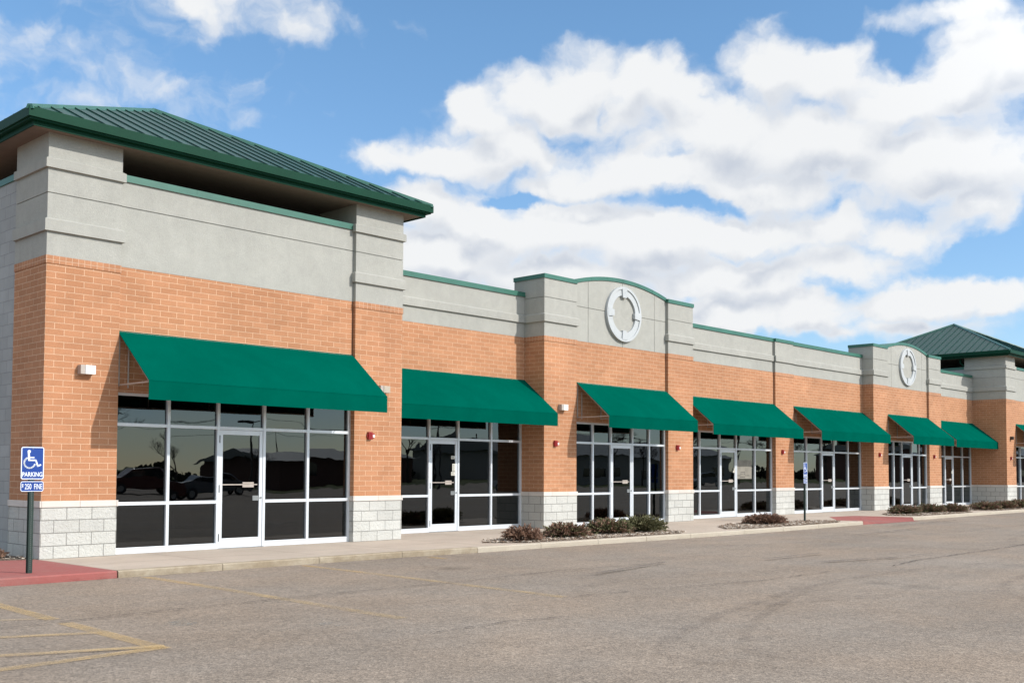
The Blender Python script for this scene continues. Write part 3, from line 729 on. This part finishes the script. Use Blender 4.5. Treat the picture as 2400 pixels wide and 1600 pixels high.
bush(18.6, -1.95, .76, .29, 'lone brown bush in the mulch bed with the blue parking sign', 5, 'bush_brown', 'bush_brown', ry=.6)
bush(28.75, -1.45, .72, .33, 'bush at the left end of the mulch bed right of the red curb ramp', 6, 'bush_brown', 'bush_olive', ry=.6)
bush(30.75, -1.5, .74, .31, 'middle bush of three in front of the farther medallion bay', 7, 'bush_olive', 'bush_brown', ry=.6)
bush(32.0, -1.85, .74, .31, 'right one of three bushes in front of the farther medallion bay', 8, 'bush_brown', 'bush_olive', ry=.55)
bush(35.7, -1.7, .9, .32, 'wide brown bush at the left end of the farthest mulch bed', 9, 'bush_brown', 'bush_olive', ry=.6)
bush(37.4, -1.75, .8, .31, 'low bush just left of the far tower pier', 10, 'bush_brown', 'bush_olive', ry=.6)
bush(39.2, -1.8, .95, .36, 'dark bush in front of the far tower pier at the right edge', 11, 'bush_olive', 'bush_brown', ry=.6)
bush(-.55, .75, .34, .17, 'dry rusty shrub against the grey block side wall at far left', 12, 'bush_brown', 'bush_brown')

# ------------------------------------------------------------------ signs
def text(s, size, x, z, y, parent, mat='sign_white', name='lettering', bold=.006, xs=1.):
    cu = bpy.data.curves.new(name, 'FONT'); cu.body = s; cu.size = size; cu.extrude = .0012; cu.offset = bold; cu.align_x = 'CENTER'
    t = bpy.data.objects.new(name, cu); COL.objects.link(t); bpy.context.view_layer.update()
    me = bpy.data.meshes.new_from_object(t.evaluated_get(bpy.context.evaluated_depsgraph_get())); bpy.data.objects.remove(t)
    o = bpy.data.objects.new(name, me); COL.objects.link(o); me.materials.clear(); me.materials.append(M[mat]); o.parent = parent
    o.location = (x, y, z); o.rotation_euler = (pi / 2, 0, 0); o.scale = (xs, 1, 1); return o
def rrect(cx, cz, w, h, r, y, n=6):
    P = []
    for (sx, sz, a0) in ((1, 1, 0), (-1, 1, 90), (-1, -1, 180), (1, -1, 270)):
        for k in range(n + 1):
            a = radians(a0 + 90 * k / n); P.append((cx + sx * (w / 2 - r) + r * cos(a), y, cz + sz * (h / 2 - r) + r * sin(a)))
    return P
def frame(m, cx, cz, w, h, r, t, y, dy):
    A, B = rrect(cx, cz, w, h, r, y), rrect(cx, cz, w - 2 * t, h - 2 * t, max(r - t, .003), y)
    for k in range(len(A)):
        k2 = (k + 1) % len(A); m.prism([A[k], A[k2], B[k2], B[k]], (0, dy, 0))
def stroke(m, pts, w, y, dy=.002):
    for (a, b) in zip(pts, pts[1:]):
        a, b = Vector(a), Vector(b); d = (b - a).normalized(); q = Vector((-d.y, d.x)) * w / 2; e = d * w * .25
        m.prism([(p.x, y, p.y) for p in (a - q - e, b - q + e, b + q + e, a + q - e)], (0, dy, 0))
def sign(x, y, label, rz=0, base=0.):
    r = tag(empty('parking_sign', (x, y, base), rz), label, 'sign', 'blue accessible parking signs')
    m = MB(); p = .028
    m.box(-p, p, .0, .006, -.1, 1.73); m.box(-p, -p + .004, .006, .038, -.1, 1.73); m.box(p - .004, p, .006, .038, -.1, 1.73); m.box(-p - .014, -p, .034, .038, -.1, 1.73); m.box(p, p + .014, .034, .038, -.1, 1.73)
    po = m.build('post', 'post_green', r)
    m = MB()
    for k in range(40): m.tube((0, -.0012, .06 + k * .0272), (0, .0, .06 + k * .0272), .0045, seg=6)
    m.build('holes', 'steel', po)
    cz = 1.497; h = .445; w = .302
    pn = MB().prism(rrect(0, cz, w, h, .03, -.006), (0, .003, 0)).build('sign_panel', 'sign_blue', r)
    m = MB(); y0 = -.0085; frame(m, 0, cz, w - .004, h - .004, .028, .0115, y0, .002)
    # wheelchair symbol, strokes in panel units (u right, v down, measured over 550 x 800)
    U = lambda u, v: ((u - 575) * w / 550, cz - (v - 570) * h / 800)
    c = U(490, 285); rr = .0215
    m.prism([(c[0] + rr * cos(2 * pi * k / 16), y0, c[1] + rr * sin(2 * pi * k / 16)) for k in range(16)], (0, .002, 0))
    stroke(m, [U(478, 300), U(492, 500)], .026, y0 - .0002); stroke(m, [U(490, 432), U(608, 432)], .017, y0 - .0004); stroke(m, [U(488, 498), U(650, 498), U(700, 640), U(768, 610)], .021, y0 - .0006)
    cc = (505, 560); stroke(m, [U(cc[0] + 128 * cos(radians(a)), cc[1] - 128 * sin(radians(a)) * 1.0) for a in range(118, 345, 8)], .022, y0 - .0008)
    m.build('symbol', 'sign_white', pn)
    text('PARKING', .086, 0, cz - .182, -.0085, pn, bold=.0016, xs=.74)
    cz2 = 1.180; h2 = .142
    pl = MB().prism(rrect(0, cz2, w, h2, .028, -.006), (0, .003, 0)).build('sign_panel', 'sign_blue', r)
    m = MB(); frame(m, 0, cz2, w - .004, h2 - .004, .026, .008, y0, .002); m.build('border', 'sign_white', pl)
    text('$', .08, -.122, cz2 - .02, -.0085, pl, bold=.0012, xs=.6); text('250', .105, -.052, cz2 - .037, -.0085, pl, bold=.0012, xs=.56); text('FINE', .105, .077, cz2 - .037, -.0085, pl, bold=.0012, xs=.52)
    MB().tube((0, -.012, cz + .195), (0, -.008, cz + .195), .006, seg=8).tube((0, -.012, cz - .2), (0, -.008, cz - .2), .006, seg=8).tube((0, -.012, cz2 + .052), (0, -.008, cz2 + .052), .005, seg=8).build('bolt', 'steel', r)
sign(-1.032, -2.21, 'nearer blue parking sign on the red painted curb at far left', rz=radians(-3))
sign(20.985, -1.877, 'farther blue parking sign standing in a mulch bed by the shopfronts', rz=radians(8))

# ------------------------------------------------------------------ what the windows mirror, across the lot
def car(x, y, rz, mat, label):
    r = tag(empty('parked_car', (x, y, ZR), rz), label, 'car', 'cars parked across the lot')
    prof = [(-2.2, .35), (-2.25, .75), (-2.1, .92), (-1.35, .98), (-.75, 1.42), (.75, 1.44), (1.45, 1.0), (2.15, .88), (2.25, .6), (2.2, .32)]
    MB().prism([(a, -.85, b) for a, b in prof], (0, 1.7, 0)).build('body', mat, r, bevel=.05)
    MB().prism([(-1.25, -.86, 1.0), (-.72, -.86, 1.36), (.7, -.86, 1.37), (1.3, -.86, 1.02)], (0, 1.72, 0)).build('side_windows', 'car_glass', r)
    for wx in (-1.4, 1.4):
        for wy in (-.88, .68):
            w = MB().tube((wx, wy, .32), (wx, wy + .2, .32), .32, seg=20).build('wheel', 'dark_rubber', r); MB().tube((wx, wy - .005, .32), (wx, wy + .205, .32), .18, seg=14).build('rim', 'steel', w)
car(23, -41, .2, 'car_red', 'dark red car reflected in the nearest shop window'); car(27.5, -41.5, .1, 'car_grey', 'grey car reflected in the nearest shop window')
car(84, -41, .1, 'car_grey', 'grey car reflected in the poster shop window'); car(60, -44, 1.4, 'car_white', 'white car reflected in the middle shop windows')
def shed(x0, x1, y0, y1, h, rh, wall, roof, label):
    r = tag(empty('low_building', ((x0 + x1) / 2, y1, ZR)), label, 'building'); ox, oy, oz = r.location
    MB().box(x0 - ox, x1 - ox, y0 - oy, y1 - oy, 0, h).build('wall', wall, r); ym = (y0 + y1) / 2 - oy
    MB().prism([(x0 - ox - .6, y0 - oy - .6, h), (x0 - ox - .6, y1 - oy + .6, h), (x0 - ox - .6, ym, h + rh)], (x1 - x0 + 1.2, 0, 0)).build('roof', roof, r)
    for k in range(int((x1 - x0) / 6)):
        x = x0 - ox + 3 + 6 * k; BX('window', 'car_glass', r, (x, x + 2.2, y1 - oy, y1 - oy + .03, 1, 2.3))
shed(54, 76, -88, -76, 2.9, 1.1, 'shed_wall', 'shed_roof', 'low brown building reflected in the windows')
shed(95, 150, -98, -80, 4.2, 2.6, 'shed_pale', 'shed_roof', 'long pale building reflected in the middle windows'); shed(180, 260, -80, -60, 5, 2.5, 'shed_wall', 'shed_roof', 'wide dark building reflected in the far windows')
def tree_mesh(seed, H):
    rnd = random.Random(seed); m = MB()
    def br(p, d, L, r, lv):
        q = p + d * L; m.tube(p, q, r, r * .62, seg=5 if lv > 2 else 3, caps=False)
        if lv == 0: return
        for k in range(3 if lv > 1 else 4):
            nd = (d + Vector((rnd.uniform(-1, 1), rnd.uniform(-1, 1), rnd.uniform(-.25, .6))) * .72).normalized(); br(p + d * L * rnd.uniform(.55, 1), nd, L * rnd.uniform(.6, .8), r * .58, lv - 1)
    return m, br
tm = []
for s in range(3):
    m, br = tree_mesh(50 + s, 7); br(Vector((0, 0, 1.4)), Vector((.04, .02, 1)).normalized(), 1.7, .11, 6); crown = m
    tr_ = MB().tube((0, 0, -.1), (0, 0, 1.45), .17, .12, seg=8)
    root = empty('bare_tree'); tr_.build('trunk', 'bark', root); crown.build('crown', 'bark', root); tm.append(root)
spots = [(29, -58, 1.25), (36.5, -62, .75), (70, -70, 1.15), (75, -72, .9), (88, -68, 1.2), (104, -70, 1.3), (112, -72, 1.1), (124, -70, 1.4), (138, -66, 1.2), (150, -68, 1.5), (165, -70, 1.4), (24, -80, .8), (46, -66, .6), (178, -56, 1.3)]
for k, (x, y, s) in enumerate(spots):
    o = tm[k] if k < 3 else copy_tree(tm[k % 3]); o.location = (x, y, ZR); o.scale = (s, s, s); o.rotation_euler = (0, 0, k * 1.3)
    tag(o, 'bare leafless tree across the road, seen only as a reflection in the shop windows', 'tree', 'bare trees across the road')
m = MB(); rnd = random.Random(3)
for k in range(9000):
    x = rnd.uniform(-20, 300); y = -100 + rnd.uniform(-3, 3); hh = 1.5 + .5 * sin(x * .21) + .4 * sin(x * .57 + 1) + .3 * sin(x * 1.9); z = rnd.random() ** .7 * hh
    a = rnd.uniform(0, 2 * pi); s = rnd.uniform(.2, .5); u = Vector((cos(a), sin(a), rnd.uniform(-.6, .6))) * s; v = Vector((rnd.uniform(-.4, .4), rnd.uniform(-.4, .4), 1)) * s
    c = Vector((x, y, z)); m.poly([c - u, c - v, c + u, c + v])
hd = m.build('hedgerow', 'hedge'); tag(hd, 'dark scrubby hedgerow on the far side of the road', kind='stuff'); hd.location = (0, 0, ZR)
def pole(x, y, h, label, arm=True):
    r = tag(empty('utility_pole', (x, y, ZR)), label, 'pole', 'poles across the road'); MB().tube((0, 0, -.2), (0, 0, h), .14, .09, seg=8).build('shaft', 'bark', r)
    if arm: BX('crossarm', 'bark', r, (-1.1, 1.1, -.06, .06, h - .7, h - .55))
PX = [-10, 28, 64, 100, 136, 172, 208]
for k, x in enumerate(PX): pole(x, -92, 8.2, 'wooden utility pole with a crossarm across the road')
m = MB()
for k in range(len(PX) - 1):
    for dx, z in ((-1, 7.6), (0, 7.7), (1, 7.6), (0, 6.4)):
        n = 10
        for t in range(n):
            f = lambda t: (PX[k] + (PX[k + 1] - PX[k]) * t / n, -92 + dx * .3, z - 3.0 * (t / n) * (1 - t / n))
            m.tube(f(t), f(t + 1), .022, seg=3, caps=False)
w_ = tag(m.build('power_line', 'dark_rubber'), 'sagging power lines strung along the far side of the road', 'power line'); w_.location = (0, 0, ZR)
def lot_lamp(x, y, h):
    r = tag(empty('lot_lamp', (x, y, ZR)), 'dark parking lot lamp on a tall slim pole, seen as a reflection', 'street lamp', 'parking lot lamps'); MB().tube((0, 0, 0), (0, 0, h), .09, .06, seg=8).build('shaft', 'bronze', r); BX('lamp_head', 'bronze', r, (-1.3, -.1, -.18, .18, h - .12, h + .06), (.1, .6, -.1, .1, h - .06, h + .02))
lot_lamp(38, -54, 6.2); lot_lamp(58, -52, 6.6); lot_lamp(105, -50, 7)

# ------------------------------------------------------------------ sky
CL = [(29.5, 23.3, 4.6, 1.3, .42), (23.4, 18.9, 3.6, 0.8, 0.14), (44.2, 18.6, 2.61, 1.29, 0.95), (46.6, 19.6, 1.67, 1.06, 0.9), (49.4, 20.2, 2.14, 1.68, 1), (52.3, 20.3, 2.12, 1.68, 1), (54.2, 19.9, 1.87, 1.58, 1), (48.5, 19.0, 4.74, 1.5, 0.9), (45.9, 17.1, 4.51, 1.31, 0.9), (42.3, 16.5, 3.55, 0.77, 0.9), (38.6, 16.2, 1.63, 0.61, 0.6), (55.8, 20.0, 1.39, 0.84, 0.5), (59.9, 20.2, 2.25, 1.75, 1), (62.6, 19.8, 2.63, 1.53, 1), (65.9, 18.7, 3.15, 1.63, 1), (69.5, 19.5, 2.61, 2.16, 1), (71.7, 20.0, 2.34, 2.11, 1), (69.1, 22.3, 3.23, 0.58, 0.5), (57.0, 17.8, 4.55, 1.92, 1), (61.5, 16.9, 6.49, 2.32, 1), (68.0, 15.4, 5.6, 2.27, 1), (53.5, 15.8, 6.92, 1.1, 1), (49.9, 15.2, 4.71, 0.67, 0.8), (59.2, 14.7, 6.63, 1.09, 0.9), (70.0, 13.3, 2.39, 1.04, 0.8), (41.2, 14.2, 2.11, 1.11, 1.1), (43.5, 13.5, 3.07, 1.34, 1.1), (47.6, 12.7, 5.89, 1.81, 1.1), (53.5, 12.2, 5.77, 1.69, 1.1), (59.0, 12.5, 4.9, 1.44, 1), (62.6, 12.8, 2.62, 1.2, 0.8), (66.5, 11.9, 2.5, 0.75, 0.6), (41.7, 11.5, 4.71, 1.59, 1.1), (48.7, 10.4, 5.87, 1.37, 1.1), (56.9, 10.3, 5.64, 1.13, 1), (63.7, 10.5, 3.22, 1.1, 0.8), (57.5, 8.4, 3.8, 1.1, 1.1), (61.4, 8.6, 3.4, 1.0, 1.1), (66.7, 9.0, 3.3, 1.1, 1.2), (70.0, 9.1, 2.6, 0.95, 1.1), (56.7, 8.9, 1.37, 0.68, 0.8), (66.9, 7.5, 3.09, 0.55, 0.6), (63.6, 7.4, 1.73, 0.45, 0.5), (59.5, 10.6, 4.5, .8, .8)]
HO = [(48.5, 17.4, 1.42, 0.65, .6), (54.5, 14.5, 2.55, 0.49, .6), (56.2, 14.1, 1.84, 0.4, .6), (70.6, 10.7, 1.97, 0.95, .8), (57.9, 14.1, 1.37, 0.55, .2), (59.0, 7.2, 2.91, 0.57, .6), (50.6, 18.7, 0.33, 0.65, .3), (45.9, 14.5, 2.37, 0.34, .8)]
SUN = Vector((.44, -1.03, .775)).normalized(); EL = math.asin(SUN.z); AZ = math.atan2(SUN.x, SUN.y)
wd = bpy.data.worlds.new('World'); S.world = wd; wd.use_nodes = True; nt = wd.node_tree; bg = nt.nodes['Background']
def nd(t, typ, **kw):
    x = t.nodes.new(typ)
    for k, v in kw.items(): setattr(x, k, v)
    return x
def mth(t, op, a, b=None, c=None, clamp=False):
    x = nd(t, 'ShaderNodeMath', operation=op, use_clamp=clamp)
    for k, v in ((0, a), (1, b), (2, c)):
        if v is None: continue
        if isinstance(v, (int, float)): x.inputs[k].default_value = v
        else: t.links.new(v, x.inputs[k])
    return x.outputs[0]
# cloud field as a node group: (azimuth, elevation, 0) in degrees -> density
gt = bpy.data.node_groups.new('cloud_field', 'ShaderNodeTree')
gt.interface.new_socket('P', in_out='INPUT', socket_type='NodeSocketVector'); gt.interface.new_socket('D', in_out='OUTPUT', socket_type='NodeSocketFloat')
gi, go = nd(gt, 'NodeGroupInput'), nd(gt, 'NodeGroupOutput')
wn = nd(gt, 'ShaderNodeTexNoise'); wn.inputs['Scale'].default_value = .30; wn.inputs['Detail'].default_value = 5; wn.inputs['Roughness'].default_value = .55; gt.links.new(gi.outputs[0], wn.inputs['Vector'])
vs = nd(gt, 'ShaderNodeVectorMath', operation='SUBTRACT'); gt.links.new(wn.outputs['Color'], vs.inputs[0]); vs.inputs[1].default_value = (.5, .5, .5)
vm = nd(gt, 'ShaderNodeVectorMath', operation='MULTIPLY_ADD'); gt.links.new(vs.outputs[0], vm.inputs[0]); vm.inputs[1].default_value = (4.2, 3.0, 0); gt.links.new(gi.outputs[0], vm.inputs[2])
P0 = vm.outputs[0]
def blob(b):
    a, e, rx, ry, s = b
    q = nd(gt, 'ShaderNodeVectorMath', operation='MULTIPLY_ADD'); gt.links.new(P0, q.inputs[0]); q.inputs[1].default_value = (1 / rx, 1 / ry, 0); q.inputs[2].default_value = (-a / rx, -e / ry, 0)
    d = nd(gt, 'ShaderNodeVectorMath', operation='LENGTH'); gt.links.new(q.outputs[0], d.inputs[0])
    return mth(gt, 'MULTIPLY_ADD', d.outputs['Value'], -s, s * 1.25)
acc = None
for b in CL:
    v = blob(b); acc = v if acc is None else mth(gt, 'SMOOTH_MAX', acc, v, .25)
# unseen clouds for the rest of the sky, cover raised to whiten the ambient light
bn = nd(gt, 'ShaderNodeTexNoise'); bn.inputs['Scale'].default_value = .055; bn.inputs['Detail'].default_value = 2
sc_ = nd(gt, 'ShaderNodeVectorMath', operation='MULTIPLY'); gt.links.new(gi.outputs[0], sc_.inputs[0]); sc_.inputs[1].default_value = (1, 2.2, 1); gt.links.new(sc_.outputs[0], bn.inputs['Vector'])
gen = mth(gt, 'MULTIPLY_ADD', bn.outputs['Fac'], 5., -2.2)
sx = nd(gt, 'ShaderNodeSeparateXYZ'); gt.links.new(gi.outputs[0], sx.inputs[0])
off = mth(gt, 'ABSOLUTE', mth(gt, 'SUBTRACT', sx.outputs[0], 46.))
msk = mth(gt, 'MAXIMUM', mth(gt, 'MULTIPLY_ADD', off, .12, -4.7), mth(gt, 'MULTIPLY_ADD', sx.outputs[1], .15, -4.9)); msk = mth(gt, 'MINIMUM', msk, 0.); low = mth(gt, 'MINIMUM', mth(gt, 'MULTIPLY_ADD', sx.outputs[1], .16, -2.2), 0.); msk = mth(gt, 'ADD', msk, low)
gen = mth(gt, 'ADD', gen, msk)
acc = mth(gt, 'MAXIMUM', acc, gen)
for b in HO: acc = mth(gt, 'SUBTRACT', acc, mth(gt, 'MAXIMUM', blob(b), 0.))
sc2 = nd(gt, 'ShaderNodeVectorMath', operation='MULTIPLY'); gt.links.new(P0, sc2.inputs[0]); sc2.inputs[1].default_value = (.8, 1.1, 1)
fn = nd(gt, 'ShaderNodeTexNoise'); fn.inputs['Scale'].default_value = .42; fn.inputs['Detail'].default_value = 5; fn.inputs['Roughness'].default_value = .5; gt.links.new(sc2.outputs[0], fn.inputs['Vector'])
soft = mth(gt, 'ADD', acc, mth(gt, 'MULTIPLY_ADD', fn.outputs['Fac'], .45, -.22))
acc = mth(gt, 'ADD', acc, mth(gt, 'MULTIPLY_ADD', fn.outputs['Fac'], 1.9, -.80))
gt.links.new(acc, go.inputs[0])
gt.interface.new_socket('B', in_out='OUTPUT', socket_type='NodeSocketFloat'); gt.links.new(soft, go.inputs[1])
tc = nd(nt, 'ShaderNodeTexCoord'); nv = nd(nt, 'ShaderNodeVectorMath', operation='NORMALIZE'); nt.links.new(tc.outputs['Generated'], nv.inputs[0])
sp = nd(nt, 'ShaderNodeSeparateXYZ'); nt.links.new(nv.outputs[0], sp.inputs[0])
az = mth(nt, 'MULTIPLY', mth(nt, 'ARCTAN2', sp.outputs[0], sp.outputs[1]), 180 / pi); el = mth(nt, 'MULTIPLY', mth(nt, 'ARCSINE', sp.outputs[2]), 180 / pi)
cb = nd(nt, 'ShaderNodeCombineXYZ'); nt.links.new(az, cb.inputs[0]); nt.links.new(el, cb.inputs[1])
G1 = nd(nt, 'ShaderNodeGroup'); G1.node_tree = gt; nt.links.new(cb.outputs[0], G1.inputs[0])
ad = nd(nt, 'ShaderNodeVectorMath', operation='ADD'); nt.links.new(cb.outputs[0], ad.inputs[0]); ad.inputs[1].default_value = (-.3, 1.5, 0)
G2 = nd(nt, 'ShaderNodeGroup'); G2.node_tree = gt; nt.links.new(ad.outputs[0], G2.inputs[0])
def mr(v, a, b, c, d, smooth=True):
    x = nd(nt, 'ShaderNodeMapRange', interpolation_type='SMOOTHSTEP' if smooth else 'LINEAR'); nt.links.new(v, x.inputs[0])
    for k, q in enumerate((a, b, c, d)): x.inputs[k + 1].default_value = q
    return x.outputs[0]
cover = mr(G1.outputs[0], -.08, .78, 0, 1)
dB = mth(nt, 'SUBTRACT', G2.outputs[1], G1.outputs[1])           # denser above: we look at a cloud base
shade = mth(nt, 'MULTIPLY', mr(mth(nt, 'ADD', mth(nt, 'MULTIPLY', dB, 1.05), mth(nt, 'MULTIPLY', G2.outputs[1], .18)), -.25, .75, 0, 1), mr(G1.outputs[0], .3, 1.1, .15, 1))
sdot = nd(nt, 'ShaderNodeVectorMath', operation='DOT_PRODUCT'); nt.links.new(nv.outputs[0], sdot.inputs[0]); sdot.inputs[1].default_value = tuple(SUN)
fwd = mr(sdot.outputs['Value'], .1, 1., 1., 2.4)                 # forward scattering, boosted on unseen clouds towards the sun to add fill light
sky = nd(nt, 'ShaderNodeTexSky', sky_type='NISHITA', sun_disc=False, sun_elevation=EL, sun_rotation=AZ, altitude=200, air_density=1.0, dust_density=.25, ozone_density=1.2)
cm = nd(nt, 'ShaderNodeMix', data_type='RGBA'); nt.links.new(shade, cm.inputs[0]); cm.inputs[6].default_value = (6.2, 6.3, 6.4, 1); cm.inputs[7].default_value = (4.1, 4.45, 5.05, 1)
ml = nd(nt, 'ShaderNodeMix', data_type='RGBA'); nt.links.new(cover, ml.inputs[0]); tn = nd(nt, 'ShaderNodeVectorMath', operation='MULTIPLY'); nt.links.new(sky.outputs[0], tn.inputs[0]); tm = nd(nt, 'ShaderNodeMix', data_type='RGBA'); nt.links.new(mr(el, 3., 23., 0, 1, False), tm.inputs[0]); tm.inputs[6].default_value = (.86, .99, 1.16, 1); tm.inputs[7].default_value = (.93, 1.20, 1.32, 1); nt.links.new(tm.outputs[2], tn.inputs[1]); nt.links.new(tn.outputs[0], ml.inputs[6]); cs = nd(nt, 'ShaderNodeVectorMath', operation='SCALE'); nt.links.new(cm.outputs[2], cs.inputs[0]); nt.links.new(fwd, cs.inputs['Scale']); nt.links.new(cs.outputs[0], ml.inputs[7])
nt.links.new(ml.outputs[2], bg.inputs[0]); bg.inputs[1].default_value = .12
wd.cycles.sampling_method = 'MANUAL'; wd.cycles.sample_map_resolution = 512
sl = bpy.data.lights.new('sun', 'SUN'); sl.energy = 3.3; sl.angle = radians(.53); sl.color = (1, .965, .915)
so = bpy.data.objects.new('sun', sl); COL.objects.link(so); so.rotation_euler = (-SUN).to_track_quat('-Z', 'Y').to_euler()

# ------------------------------------------------------------------ camera
f, yaw, pitch, roll, u0, v0 = 2492.08, .83019, .0415975, .003491, 1274.316, 1004.173
cd = bpy.data.cameras.new('camera'); co = bpy.data.objects.new('camera', cd); COL.objects.link(co); S.camera = co
fw = Vector((sin(yaw) * cos(pitch), cos(yaw) * cos(pitch), sin(pitch))); rt = Vector((cos(yaw), -sin(yaw), 0)); up = rt.cross(fw)
r2 = rt * cos(roll) + up * sin(roll); u2 = -rt * sin(roll) + up * cos(roll)
co.matrix_world = Matrix(((r2.x, u2.x, -fw.x, -7.048), (r2.y, u2.y, -fw.y, -17.1736), (r2.z, u2.z, -fw.z, 1.3869), (0, 0, 0, 1)))
cd.sensor_width = 36; cd.lens = f / 2400 * 36; cd.shift_x = -(u0 - 1200) / 2400; cd.shift_y = (v0 - 800) / 2400; cd.clip_end = 3000; cd.clip_start = .1
S.view_settings.view_transform = 'Standard'; S.view_settings.look = 'None'; S.view_settings.exposure = .27; S.view_settings.gamma = 1
S.render.engine = 'CYCLES'; S.cycles.max_bounces = 6; S.cycles.transparent_max_bounces = 12; S.cycles.use_denoising = True
S.render.resolution_x = 1024; S.render.resolution_y = 682
